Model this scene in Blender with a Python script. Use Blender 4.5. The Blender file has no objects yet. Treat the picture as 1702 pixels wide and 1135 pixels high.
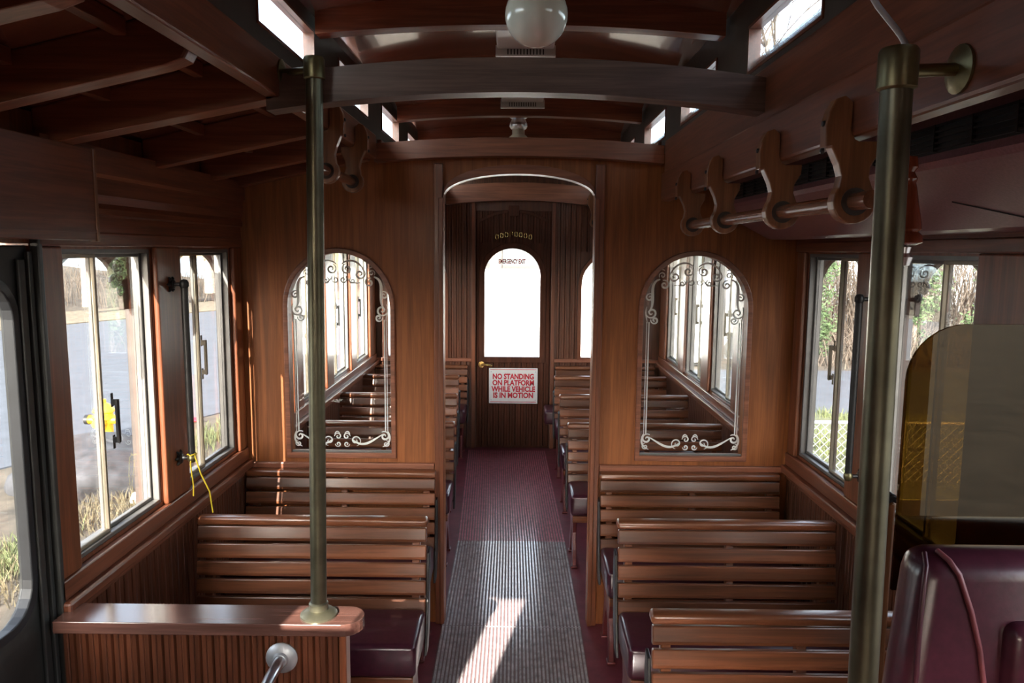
import bpy, bmesh, math, random
from mathutils import Vector, Matrix
from mathutils.geometry import tessellate_polygon
random.seed(7)
scn = bpy.context.scene
COL = scn.collection
PI = math.pi
R = math.radians

# ------------------------------------------------------------------ materials
def new_mat(name):
    m = bpy.data.materials.new(name); m.use_nodes = True
    nt = m.node_tree
    b = nt.nodes['Principled BSDF']
    return m, nt, b

def ramp(nt, fac, stops):
    r = nt.nodes.new('ShaderNodeValToRGB')
    els = r.color_ramp.elements
    while len(els) < len(stops): els.new(0.5)
    for e, (p, c) in zip(els, stops):
        e.position = p; e.color = (c[0], c[1], c[2], 1)
    nt.links.new(fac, r.inputs[0])
    return r.outputs[0]

def coords(nt, scale=(1, 1, 1), kind='Object'):
    tc = nt.nodes.new('ShaderNodeTexCoord'); mp = nt.nodes.new('ShaderNodeMapping')
    mp.inputs['Scale'].default_value = scale
    nt.links.new(tc.outputs[kind], mp.inputs[0])
    return mp.outputs[0]

def noise(nt, vec, scale=5, detail=4, rough=.55, dist=0):
    n = nt.nodes.new('ShaderNodeTexNoise')
    n.inputs['Scale'].default_value = scale; n.inputs['Detail'].default_value = detail
    n.inputs['Roughness'].default_value = rough; n.inputs['Distortion'].default_value = dist
    nt.links.new(vec, n.inputs['Vector'])
    return n.outputs['Fac']

def bump(nt, b, h, strength=.1, dist=.01):
    n = nt.nodes.new('ShaderNodeBump')
    n.inputs['Strength'].default_value = strength; n.inputs['Distance'].default_value = dist
    nt.links.new(h, n.inputs['Height']); nt.links.new(n.outputs[0], b.inputs['Normal'])

def wood(name, col, axis='X', rough=.38, coat=.2, contrast=.45, bmp=.06, crough=.18, tone=0):
    m, nt, b = new_mat(name)
    k = {'X': (1.2, 22, 22), 'Y': (22, 1.2, 22), 'Z': (22, 22, 1.2)}[axis]
    k2 = {'X': (5, 160, 160), 'Y': (160, 5, 160), 'Z': (160, 160, 5)}[axis]
    f1 = noise(nt, coords(nt, k), 1.6, 5, .6, .6)
    f2 = noise(nt, coords(nt, k2), 1.0, 3, .6)
    f3 = noise(nt, coords(nt, (1, 1, 1)), 2.3, 3, .5)
    mx = nt.nodes.new('ShaderNodeMath'); mx.operation = 'MULTIPLY_ADD'
    nt.links.new(f2, mx.inputs[0]); mx.inputs[1].default_value = .45
    nt.links.new(f1, mx.inputs[2])
    mx2 = nt.nodes.new('ShaderNodeMath'); mx2.operation = 'MULTIPLY_ADD'
    nt.links.new(f3, mx2.inputs[0]); mx2.inputs[1].default_value = .3
    nt.links.new(mx.outputs[0], mx2.inputs[2])
    lo = tuple(c * (1 - contrast) for c in col); hi = tuple(min(1, c * (1 + contrast * .8)) for c in col)
    c = ramp(nt, mx2.outputs[0], [(.55, lo), (.85, col), (1.0, hi)])
    if tone:
        ge = nt.nodes.new('ShaderNodeNewGeometry'); mr = nt.nodes.new('ShaderNodeMapRange')
        mr.inputs['To Min'].default_value = 1 - tone; mr.inputs['To Max'].default_value = 1 + tone
        nt.links.new(ge.outputs['Random Per Island'], mr.inputs['Value'])
        vm = nt.nodes.new('ShaderNodeVectorMath'); vm.operation = 'SCALE'
        nt.links.new(c, vm.inputs[0]); nt.links.new(mr.outputs[0], vm.inputs['Scale']); c = vm.outputs[0]
    nt.links.new(c, b.inputs['Base Color'])
    b.inputs['Roughness'].default_value = rough
    b.inputs['Coat Weight'].default_value = coat; b.inputs['Coat Roughness'].default_value = crough
    bump(nt, b, mx.outputs[0], bmp, .004)
    return m

def plain(name, col, rough=.5, metal=0, var=.25, scale=14, bmp=.0, coat=0, spec=.5):
    m, nt, b = new_mat(name)
    f = noise(nt, coords(nt), scale, 5, .6)
    lo = tuple(c * (1 - var) for c in col); hi = tuple(min(1, c * (1 + var)) for c in col)
    nt.links.new(ramp(nt, f, [(.3, lo), (.7, hi)]), b.inputs['Base Color'])
    b.inputs['Roughness'].default_value = rough; b.inputs['Metallic'].default_value = metal
    b.inputs['Coat Weight'].default_value = coat; b.inputs['Coat Roughness'].default_value = .15
    b.inputs['Specular IOR Level'].default_value = spec
    if bmp: bump(nt, b, f, bmp, .01)
    return m

def glass_mat(name, tint=(.95, .97, .97), refl=1.0, base=.0, rough=.0, gcol=(1, 1, 1)):
    m = bpy.data.materials.new(name); m.use_nodes = True
    nt = m.node_tree; nt.nodes.clear()
    out = nt.nodes.new('ShaderNodeOutputMaterial')
    tr = nt.nodes.new('ShaderNodeBsdfTransparent'); tr.inputs[0].default_value = (*tint, 1)
    gl = nt.nodes.new('ShaderNodeBsdfGlossy'); gl.inputs['Roughness'].default_value = rough; gl.inputs['Color'].default_value = (*gcol, 1)
    fr = nt.nodes.new('ShaderNodeFresnel'); fr.inputs[0].default_value = 1.45
    ma = nt.nodes.new('ShaderNodeMath'); ma.operation = 'MULTIPLY_ADD'; ma.use_clamp = True
    nt.links.new(fr.outputs[0], ma.inputs[0]); ma.inputs[1].default_value = refl; ma.inputs[2].default_value = base
    mx = nt.nodes.new('ShaderNodeMixShader')
    nt.links.new(ma.outputs[0], mx.inputs[0]); nt.links.new(tr.outputs[0], mx.inputs[1]); nt.links.new(gl.outputs[0], mx.inputs[2])
    nt.links.new(mx.outputs[0], out.inputs[0])
    return m

WB = (.265, .085, .025)       # panel mahogany
W = {}
W['panel'] = wood('mahogany panel', WB, 'Z', .5, .04, .4)
W['panel'].node_tree.nodes['Principled BSDF'].inputs['Specular IOR Level'].default_value = .35
W['beamX'] = wood('mahogany beam', (.23, .08, .042), 'X', .4, .15)
W['beamY'] = wood('mahogany long trim', (.165, .051, .025), 'Y', .36, .25)
W['trimZ'] = wood('mahogany upright trim', (.175, .052, .021), 'Z', .36, .2)
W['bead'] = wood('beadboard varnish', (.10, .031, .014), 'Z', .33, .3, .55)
W['door'] = wood('dark door varnish', (.075, .024, .012), 'Z', .5, 0, .5)
W['door'].node_tree.nodes['Principled BSDF'].inputs['Specular IOR Level'].default_value = .2
W['slat'] = wood('bench slat varnish', (.165, .055, .023), 'X', .3, .4, .5, tone=.3)
W['ceil'] = wood('varnished ceiling ply', (.21, .078, .045), 'X', .2, 1.0, .25, .05, .07)
W['bracket'] = wood('oak bracket', (.24, .10, .042), 'Z', .3, .3)
W['dowel'] = wood('oak dowel', (.20, .078, .038), 'Y', .25, .4)
W['old'] = wood('worn dark beam', (.13, .08, .062), 'X', .55, .05, .5)
M = {}
M['floor'] = plain('maroon floor rubber', (.20, .042, .055), .38, 0, .3, 9, .05)
M['rib'] = plain('worn grey rib', (.60, .56, .56), .22, 0, .35, 30, .05, 1.0)
M['rib'].node_tree.nodes['Principled BSDF'].inputs['Coat IOR'].default_value = 2.4; M['rib'].node_tree.nodes['Principled BSDF'].inputs['Coat Roughness'].default_value = .15
M['groove'] = plain('dark rib groove', (.19, .12, .12), .5, 0, .2, 30)
M['ribred'] = plain('maroon rib', (.58, .16, .21), .28, 0, .35, 30, .05, .8)
M['leather'] = plain('maroon vinyl', (.06, .013, .024), .28, 0, .25, 45, .04, .25)
M['piping'] = plain('vinyl piping', (.07, .014, .026), .35)
M['pole'] = plain('aged brass pole', (.16, .148, .098), .38, .85, .35, 8)
M['brass'] = plain('brass', (.62, .44, .16), .25, 1, .3, 20)
M['olive'] = plain('aged brass collar', (.20, .17, .085), .38, .85, .35, 16)
M['chrome'] = plain('chrome', (.85, .88, .92), .28, 1, .04)
M['iron'] = plain('black iron', (.035, .033, .032), .4, .3, .3, 20)
M['redleg'] = plain('maroon painted iron', (.16, .03, .03), .35, 0, .3, 20, 0, .3)
M['alu'] = plain('window aluminium', (.17, .16, .15), .42, .4, .15, 12)
M['alutan'] = plain('tan sheen stile', (.30, .25, .18), .45, .2, .15, 12)  # warm tan paints the reflection on brushed aluminium into the colour
M['darkframe'] = plain('dark door frame', (.035, .036, .034), .42, .1, .25)
M['rubber'] = plain('black gasket', (.012, .013, .016), .5)
M['white'] = plain('white enamel', (.82, .82, .8), .35, 0, .04)
M['globe'] = plain('opal globe glass', (.86, .86, .74), .14, 0, .03, 5, 0, .6)
M['red'] = plain('red lettering', (.62, .008, .03), .45, 0, .05)
M['etch'] = plain('frosted etching', (.80, .80, .76), .6, 0, .05)
M['duct'] = plain('maroon metallic duct', (.30, .15, .17), .3, .2, .2, 160, .02)
M['black'] = plain('black plastic', (.012, .014, .014), .45)
M['yellow'] = plain('yellow string', (.75, .55, .03), .6)
M['cord'] = plain('braided cord', (.42, .38, .32), .7)
M['turned'] = wood('turned red wood', (.30, .075, .035), 'Z', .22, .6)
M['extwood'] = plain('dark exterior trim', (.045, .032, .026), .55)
M['glass'] = glass_mat('window glass', (.965, .975, .97), .32)
M['tint'] = glass_mat('smoked acrylic', (.24, .165, .06), .4, .03, 0, (.95, .85, .66))
M['cler'] = glass_mat('clerestory glass', (.9, .95, .98), .5)
# outdoors
M['asphalt'] = plain('asphalt', (.06, .066, .079), .75, 0, .18, 3, .2)
M['lot'] = plain('gravelly lot', (.03, .025, .02), .85, 0, .7, 1.6, .5)
M['dirt'] = plain('leaf litter', (.07, .056, .04), .95, 0, .55, 3.5, .8)
M['straw'] = plain('dry straw grass', (.12, .095, .06), .9, 0, .5, 5, .6)
M['blade'] = plain('dry blades', (.10, .08, .045), .85, 0, .5, 3)
M['green'] = plain('green blades', (.09, .107, .042), .85, 0, .4, 3)
M['bark'] = plain('bark', (.17, .135, .11), .9, 0, .45, 10, .5)
M['twig'] = plain('bare twigs', (.075, .058, .044), .9, 0, .4, 4)
M['needle'] = plain('evergreen leaves', (.04, .068, .022), .7, 0, .5, 6)
M['stone'] = plain('grey boulder', (.030, .030, .034), .9, 0, .6, 6, 1.0)  # base darkened to stand in for the boulder's shaded front
M['hydrant'] = plain('yellow hydrant paint', (.85, .45, .02), .4, 0, .08, 8)
M['house'] = plain('pale blue siding', (.20, .26, .31), .7, 0, .08, 2)
M['houseyel'] = plain('pale yellow siding', (.22, .19, .10), .7, 0, .1, 2)
M['trailer'] = plain('white trailer skin', (.9, .9, .9), .4, 0, .03, 2)
M['galv'] = plain('galvanised steel', (.42, .43, .44), .45, .7, .15)

# ------------------------------------------------------------------ mesh helpers
def chain_loc(p):
    v = Vector((0, 0, 0))
    while p is not None:
        v += p.location; p = p.parent
    return v

class MB:
    def __init__(self): self.bm = bmesh.new(); self.mi = 0
    def face(self, pts):
        try:
            f = self.bm.faces.new([self.bm.verts.new(p) for p in pts]); f.material_index = self.mi; return f
        except ValueError: return None
    def box(self, x0, x1, y0, y1, z0, z1, bev=0, seg=2):
        x0, x1 = min(x0, x1), max(x0, x1); y0, y1 = min(y0, y1), max(y0, y1); z0, z1 = min(z0, z1), max(z0, z1)
        v = [self.bm.verts.new((x, y, z)) for x in (x0, x1) for y in (y0, y1) for z in (z0, z1)]
        fs = []
        for q in ((0, 1, 3, 2), (4, 6, 7, 5), (0, 4, 5, 1), (2, 3, 7, 6), (0, 2, 6, 4), (1, 5, 7, 3)):
            f = self.bm.faces.new([v[i] for i in q]); f.material_index = self.mi; fs.append(f)
        if bev:
            es = list({e for f in fs for e in f.edges})
            bmesh.ops.bevel(self.bm, geom=es, offset=bev, segments=seg, profile=.5, affect='EDGES', clamp_overlap=True)
        return self
    def prism(self, pts, fn, d):            # 2D polygon pts -> fn(u, v) point, extruded by vector d
        return self.panel([pts], fn, d)
    def panel(self, loops, fn, d):          # outline with holes, given a thickness vector d
        d = Vector(d); bm = self.bm
        flat = [p for l in loops for p in l]
        tris = tessellate_polygon([[Vector((p[0], p[1], 0)) for p in l] for l in loops])
        a = [bm.verts.new(fn(*p)) for p in flat]
        b = [bm.verts.new(Vector(fn(*p)) + d) for p in flat]
        for t in tris:
            if len(set(t)) < 3: continue
            for vs in ([a[i] for i in t], [b[i] for i in reversed(t)]):
                try: bm.faces.new(vs).material_index = self.mi
                except ValueError: pass
        o = 0
        for l in loops:
            n = len(l)
            for i in range(n):
                j = (i + 1) % n
                try: bm.faces.new((a[o + i], a[o + j], b[o + j], b[o + i])).material_index = self.mi
                except ValueError: pass
            o += n
        return self
    def tube(self, pts, r, n=10, cap=True, flat=None):
        pts = [Vector(p) for p in pts]; bm = self.bm
        rs = r if isinstance(r, (list, tuple)) else [r] * len(pts)
        t0 = (pts[1] - pts[0]).normalized()
        up = Vector((0, 0, 1)) if abs(t0.z) < .9 else Vector((1, 0, 0))
        nrm = t0.cross(up).normalized()
        rings = []
        for i, p in enumerate(pts):
            a = pts[max(i - 1, 0)]; c = pts[min(i + 1, len(pts) - 1)]
            t = (c - a).normalized() if (c - a).length > 1e-9 else t0
            nrm = (nrm - t * nrm.dot(t))
            nrm = nrm.normalized() if nrm.length > 1e-6 else t.orthogonal().normalized()
            bi = t.cross(nrm)
            ring = []
            for k in range(n):
                q = 2 * PI * k / n
                off = nrm * math.cos(q) + bi * math.sin(q)
                if flat is not None:       # squash along a direction
                    fd = Vector(flat[0]); off = off - fd * off.dot(fd) * (1 - flat[1])
                ring.append(bm.verts.new(p + off * rs[i]))
            rings.append(ring)
        for A, B in zip(rings, rings[1:]):
            for k in range(n):
                f = bm.faces.new((A[k], A[(k + 1) % n], B[(k + 1) % n], B[k])); f.material_index = self.mi
        if cap:
            for q in (rings[0][::-1], rings[-1]):
                bm.faces.new(q).material_index = self.mi
        return self
    def lathe(self, prof, c, axis='Z', n=24):
        c = Vector(c); bm = self.bm; rings = []
        for r, h in prof:
            ring = []
            for k in range(n):
                q = 2 * PI * k / n; u, v = r * math.cos(q), r * math.sin(q)
                ring.append(bm.verts.new(c + Vector({'Z': (u, v, h), 'Y': (u, h, v), 'X': (h, u, v)}[axis])))
            rings.append(ring)
        for A, B in zip(rings, rings[1:]):
            for k in range(n):
                bm.faces.new((A[k], A[(k + 1) % n], B[(k + 1) % n], B[k])).material_index = self.mi
        for q in (rings[0][::-1], rings[-1]):
            if prof[0][0] > 1e-5 or q is not rings[0]: bm.faces.new(q).material_index = self.mi
        return self
    def strip(self, prof, fn, v0, v1):      # open profile [(u, d)] swept from v0 to v1
        A = [self.bm.verts.new(fn(u, d, v0)) for u, d in prof]; B = [self.bm.verts.new(fn(u, d, v1)) for u, d in prof]
        for i in range(len(prof) - 1):
            self.bm.faces.new((A[i], A[i + 1], B[i + 1], B[i])).material_index = self.mi
        return self
    def build(self, name, mat, parent=None, smooth=None, bevel=0):
        bm = self.bm
        bmesh.ops.remove_doubles(bm, verts=bm.verts, dist=1e-6)
        bmesh.ops.recalc_face_normals(bm, faces=bm.faces)
        off = chain_loc(parent)
        if off.length: bmesh.ops.translate(bm, verts=bm.verts, vec=-off)
        me = bpy.data.meshes.new(name)
        if smooth:
            for f in bm.faces: f.smooth = True
            for e in bm.edges:
                if len(e.link_faces) == 2 and e.calc_face_angle(0) > R(smooth): e.smooth = False
        bm.to_mesh(me); bm.free()
        for m in (mat if isinstance(mat, (list, tuple)) else [mat]): me.materials.append(m)
        o = bpy.data.objects.new(name, me); COL.objects.link(o)
        if parent is not None: o.parent = parent
        if bevel:
            b = o.modifiers.new('bevel', 'BEVEL'); b.width = bevel; b.segments = 2; b.limit_method = 'ANGLE'; b.angle_limit = R(40)
        return o

def tag(o, label=None, cat=None, group=None, kind=None):
    if label: o['label'] = label
    if cat: o['category'] = cat
    if group: o['group'] = group
    if kind: o['kind'] = kind
    return o
def empty(name, loc, label=None, cat=None, group=None, kind=None):
    o = bpy.data.objects.new(name, None); o.location = loc; o.empty_display_size = .1; COL.objects.link(o)
    return tag(o, label, cat, group, kind)
def struct(o, label=None, cat=None): return tag(o, label, cat, None, 'structure')
def copy_tree(o, parent=None):
    c = o.copy(); COL.objects.link(c); c.parent = parent
    for ch in list(o.children): copy_tree(ch, c)
    return c
def arch(x0, x1, z0, zs, zt, n=20):         # arched outline: straight to zs, half ellipse up to zt
    cx, rx = (x0 + x1) / 2, (x1 - x0) / 2
    return [(x0, z0), (x1, z0)] + [(cx + rx * math.cos(PI * i / n), zs + (zt - zs) * math.sin(PI * i / n)) for i in range(n + 1)]
def rect(x0, x1, z0, z1): return [(x0, z0), (x1, z0), (x1, z1), (x0, z1)]
def rrect(x0, x1, z0, z1, r, n=6):
    out = []
    for cx, cz, a in ((x1 - r, z0 + r, -90), (x1 - r, z1 - r, 0), (x0 + r, z1 - r, 90), (x0 + r, z0 + r, 180)):
        out += [(cx + r * math.cos(R(a + 90 * i / n)), cz + r * math.sin(R(a + 90 * i / n))) for i in range(n + 1)]
    return out
def bead_profile(u0, u1, w=.05, g=.008, d=.008):
    n = max(1, round((u1 - u0) / w)); w = (u1 - u0) / n; p = []
    for i in range(n):
        a = u0 + i * w
        p += [(a + g / 2, 0), (a + w * .42, 0), (a + w * .42 + .002, -.003), (a + w * .42 + .006, 0), (a + w - g / 2, 0), (a + w, -d)]
    return [(u0, -d)] + p
ntrim = [0]
def trim(mb, mat, bevel=.004, label=None):
    ntrim[0] += 1
    o = mb.build('trim_%d' % ntrim[0], mat, None, bevel=bevel)
    return struct(o, label, 'trim' if label else None)

# ------------------------------------------------------------------ layout (metres; camera stands at x=0, y=0)
EYE = 1.774
YF, YB, YR = -.70, 3.41, 6.60        # front wall, middle wall, rear wall
XI, XO = 1.27, 1.33                  # side wall inner / outer faces
SILL = .795
FX = lambda y: (lambda u, v: (u, y, v))
SX = lambda x: (lambda u, v: (x, u, v))

# floor
struct(MB().box(-XO, XO, YF, YR + .1, -.12, 0).build('floor', M['floor']), 'maroon rubber bus floor under the benches', 'floor')
def runner(y0, y1, xa0, xb0, xa1, xb1, mats, label, n=40):
    mb = MB(); bm = mb.bm
    prof = []
    for i in range(n):
        a, b = i / n, (i + 1) / n; w = 1 / n
        prof += [(a, .002), (a + .22 * w, .002), (a + .32 * w, .0065), (b - .22 * w, .0065), (b - .12 * w, .002)]
    prof = [(0, 0)] + prof + [(1, .002), (1, 0)]
    A = [bm.verts.new((xa0 + (xb0 - xa0) * u, y0, h)) for u, h in prof]
    B = [bm.verts.new((xa1 + (xb1 - xa1) * u, y1, h)) for u, h in prof]
    for i in range(len(prof) - 1):
        f = bm.faces.new((A[i], A[i + 1], B[i + 1], B[i]))
        f.material_index = 0 if (prof[i][1] > .005 or prof[i + 1][1] > .005) else 1
    bm.faces.new(A[::-1]); bm.faces.new(B)
    bm.faces.new((A[0], B[0], B[-1], A[-1]))
    o = mb.build('aisle_runner', mats)
    tag(o, label, 'floor runner', 'ribbed aisle runners')
runner(1.4, 3.365, -.325, .302, -.348, .312, [M['rib'], M['groove']], 'grey ribbed aisle runner nearest the viewer, under the sun patch')
runner(3.37, 4.415, -.348, .312, -.356, .303, [M['rib'], M['groove']], 'pale worn ribbed runner in the doorway of the middle partition')
runner(4.42, 6.5, -.356, .303, -.43, .255, [M['ribred'], M['groove']], 'dull maroon ribbed runner leading to the far door')

# ------------------------------------------------------------------ side walls with window openings
WIN = [(2.075, 2.60), (2.80, 3.31), (3.62, 4.15), (4.35, 4.88), (5.08, 5.61), (5.81, 6.34)]
WZ0, WZ1 = .865, 1.765
def side_wall(s, name, label):
    fn = SX(s * XI)
    loops = [rect(YF, YR + .1, 0, 2.12)] + [rect(a, b, WZ0, WZ1) for a, b in WIN]
    if s < 0: loops.append(rect(.55, 1.955, .03, 1.78))
    else: loops += [rect(.15, 1.36, .86, 1.75)]
    w = MB().panel(loops, fn, (s * .06, 0, 0)).build(name, W['trimZ'])
    struct(w, label, 'wall')
    y0 = 1.985 if s < 0 else 1.58
    for a, b in ((y0, YB - .01), (YB + .06, YR)):
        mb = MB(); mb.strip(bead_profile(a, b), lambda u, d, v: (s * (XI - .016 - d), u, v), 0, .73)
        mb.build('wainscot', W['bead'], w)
    return w
side_wall(-1, 'wall_left', 'left side wall with beadboard below the windows')
side_wall(1, 'wall_right', 'right side wall with beadboard below the windows')
for s in (-1, 1):
    ya = 1.96 if s < 0 else 1.52
    for y0, y1 in ((ya, YB - .002), (YB + .062, YR)):
        side = 'left' if s < 0 else 'right'
        comp = 'near' if y0 < 3 else 'far'
        trim(MB().box(s * 1.225, s * XI, y0, y1, SILL - .035, SILL), W['beamY'], .008, '%s window ledge in the %s compartment' % (side, comp))
        trim(MB().box(s * 1.245, s * XI, y0, y1, SILL, WZ0 - .012).box(s * 1.25, s * XI, y0, y1, .73, SILL - .035), W['beamY'], .005, 'stepped sill board under the %s %s windows' % (side, comp))
        trim(MB().box(s * 1.245, s * XI, y0, y1, WZ1 + .008, 1.815), W['beamY'], .005, 'head rail above the %s %s windows' % (side, comp))
        mb = MB()
        mb.prism([(1.25, 1.815), (1.27, 1.815), (1.27, 2.06), (1.225, 2.06), (1.225, 1.985), (1.236, 1.975), (1.236, 1.925), (1.246, 1.90), (1.24, 1.885), (1.24, 1.868), (1.252, 1.862)],
                 lambda u, v: (s * u, y0, v), (0, y1 - y0, 0))
        trim(mb, W['beamY'], 0, 'moulded frieze boards above the %s %s windows' % (side, comp))
        mb = MB()
        edges = [y0] + [e for w_ in WIN if w_[0] > y0 - .1 and w_[1] < y1 + .1 for e in w_] + [y1]
        if s > 0 and y0 < 3: edges[0] = 1.6
        for a, b in zip(edges[::2], edges[1::2]):
            if b - a > .02: mb.box(s * 1.25, s * XI, a + .006, b - .006, WZ0 - .012, WZ1 + .008)
        trim(mb, W['trimZ'], .006, 'window posts along the %s %s wall' % (side, comp))

nwin = [0]
def window_root(loc, label):
    nwin[0] += 1
    return empty('window_%d' % nwin[0], loc, label, 'window', None, 'structure')
def ring(mb, s, y0, y1, z0, z1, w, xa, xb):
    mb.box(s * xa, s * xb, y0, y0 + w, z0, z1).box(s * xa, s * xb, y1 - w, y1, z0, z1)
    mb.box(s * xa, s * xb, y0 + w, y1 - w, z0, z0 + w).box(s * xa, s * xb, y0 + w, y1 - w, z1 - w, z1)
def side_window(s, y0, y1, label, latch):
    r = window_root((s * 1.30, (y0 + y1) / 2, WZ0), label)
    z0, z1 = WZ0, WZ1
    mb = MB(); ring(mb, s, y0, y1, z0, z1, .014, 1.272, 1.329); mb.build('window_frame', M['alu'], r, bevel=.003)
    ym = y0 + .205 if s < 0 else y0 + .21
    for a, b, x, nm in ((y0 + .015, ym + .005, 1.282, 0), (ym - .007, y1 - .015, 1.296, 1)):
        mb = MB(); ring(mb, s, a, b, z0 + .015, z1 - .015, .011, x, x + .012)
        sash = mb.build('sash', M['alu'] if nm else M['alutan'], r, bevel=.003)
        MB().box(s * (x + .004), s * (x + .008), a + .01, b - .01, z0 + .025, z1 - .025).build('pane', M['glass'], sash)
    if latch:
        mb = MB(); yl = ym + latch[1]; zl = latch[2]; x = 1.281
        mb.box(s * (x - .004), s * x, yl - .006, yl + .006, zl + .045, zl + .09).box(s * (x - .004), s * x, yl - .006, yl + .006, zl - .09, zl - .045)
        mb.box(s * (x - .022), s * (x - .012), yl - .006, yl + .008, zl - .07, zl + .07).box(s * (x - .022), s * x, yl - .006, yl + .006, zl - .07, zl - .05).box(s * (x - .022), s * x, yl - .006, yl + .006, zl + .05, zl + .07)
        tag(mb.build('latch', latch[0], r, bevel=.003), 'sliding window latch')
    return r
lat = [(M['iron'], .045, 1.225), (M['alutan'], .006, 1.33)] + [(M['iron'], .006, 1.3)] * 4
ordw = ['nearest the viewer', 'next to the middle partition', 'first beyond the middle partition', 'second beyond the middle partition', 'third beyond the middle partition', 'beside the far end wall']
for i, (a, b) in enumerate(WIN):
    side_window(-1, a, b, 'left sliding window, ' + ordw[i], lat[i])
    side_window(1, a, b, 'right sliding window, ' + ordw[i], lat[1] if i else None)

# exterior arcade outside the side windows
def ext_arch(s, y0, y1, label, scroll=False):
    o = MB()
    o.panel([[(y0 - .15, 1.80), (y0 - .15, 1.55)] + [(y0, 1.55)] + [((y0 + y1) / 2 - (y1 - y0) / 2 * math.cos(PI * i / 16), 1.55 + .205 * math.sin(PI * i / 16)) for i in range(1, 16)] + [(y1, 1.55), (y1 + .14, 1.55), (y1 + .14, 1.80)]], SX(s * 1.40), (s * .02, 0, 0))
    t = trim(o, M['extwood'], .003, label)
    if scroll:
        mb = MB(); yc = y1 - .055
        for k, (cy, cz, rr, d) in enumerate(((yc, 1.70, .035, 1), (yc - .03, 1.652, .026, -1), (yc + .01, 1.62, .022, 1))):
            mb.tube([(s * 1.385, cy + d * rr * (1 - q / 30) * math.cos(q * .42), cz + rr * (1 - q / 30) * math.sin(q * .42)) for q in range(26)], .006, 6)
        mb.build('scrollwork', M['iron'], t)
for s, sd in ((-1, 'left'), (1, 'right')):
    ext_arch(s, 2.22, 2.66, 'dark arched fretwork outside the nearest %s window' % sd, True)
    ext_arch(s, 2.99, 3.55, 'dark arched fretwork outside the second %s window' % sd)
    mb = MB(); mb.box(s * 1.38, s * 1.43, 2.72, 2.90, -.5, 1.85)
    trim(mb, M['extwood'], .004, 'dark outside post between the two near %s windows' % sd)

# ------------------------------------------------------------------ ceiling
CX = .64                              # clerestory wall plane
mb = MB()
for s in (-1, 1):
    mb.panel([[(s * .66, 2.275), (s * 1.33, 2.115), (s * 1.33, 2.145), (s * .66, 2.305)]], lambda u, v: (u, YF, v), (0, YR + .1 - YF, 0))
ceil = mb.build('ceiling', W['ceil']); struct(ceil, 'varnished wooden roof with a raised arched centre', 'ceiling')
def carch(x, zc, drop, half=.62): return zc - drop * (x / half) ** 2
mb = MB(); n = 20
for i in range(n):
    a, b = -.68 + 1.36 * i / n, -.68 + 1.36 * (i + 1) / n
    za, zb = carch(a, 2.545, .055), carch(b, 2.545, .055)
    A = [mb.bm.verts.new(p) for p in ((a, YF, za), (b, YF, zb), (b, YR + .1, zb), (a, YR + .1, za))]
    B = [mb.bm.verts.new(p) for p in ((a, YF, za + .03), (b, YF, zb + .03), (b, YR + .1, zb + .03), (a, YR + .1, za + .03))]
    mb.bm.faces.new(A); mb.bm.faces.new(B[::-1])
mb.build('raised_panel', W['ceil'], ceil, smooth=60)
for s in (-1, 1): MB().box(s * .655, s * .735, YF, YR + .1, 2.50, 2.52).build('sun_block_eave', M['extwood'], ceil)  # overhang added to block stray sun through the clerestory
def curved_beam(y0, y1, zb, zt, drop, half, mat, label, n=24):
    xs = [-half + 2 * half * i / n for i in range(n + 1)]
    loop = [(x, carch(x, zb, drop, half)) for x in xs] + [(x, carch(x, zt, drop, half)) for x in reversed(xs)]
    return trim(MB().panel([loop], FX(y0), (0, y1 - y0, 0)), mat, .006, label)
for i, y in enumerate((.72, 1.55, 2.385, 3.12, 3.95, 4.75, 5.6)):
    curved_beam(y, y + .06, 2.452, 2.55, .03, .625, W['beamX'], '%s arched rib under the raised roof, counting from the front' % ('first second third fourth fifth sixth seventh'.split()[i]))
curved_beam(2.0, 2.07, 2.176, 2.263, .05, .655, W['old'], 'weathered arched beam crossing the near compartment')
curved_beam(YB - .07, YB, 2.178, 2.256, .03, .63, W['beamX'], 'arched beam above the middle partition')
curved_beam(YR - .09, YR - .01, 2.19, 2.34, .04, .62, W['beamX'], 'arched beam above the far door')
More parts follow.
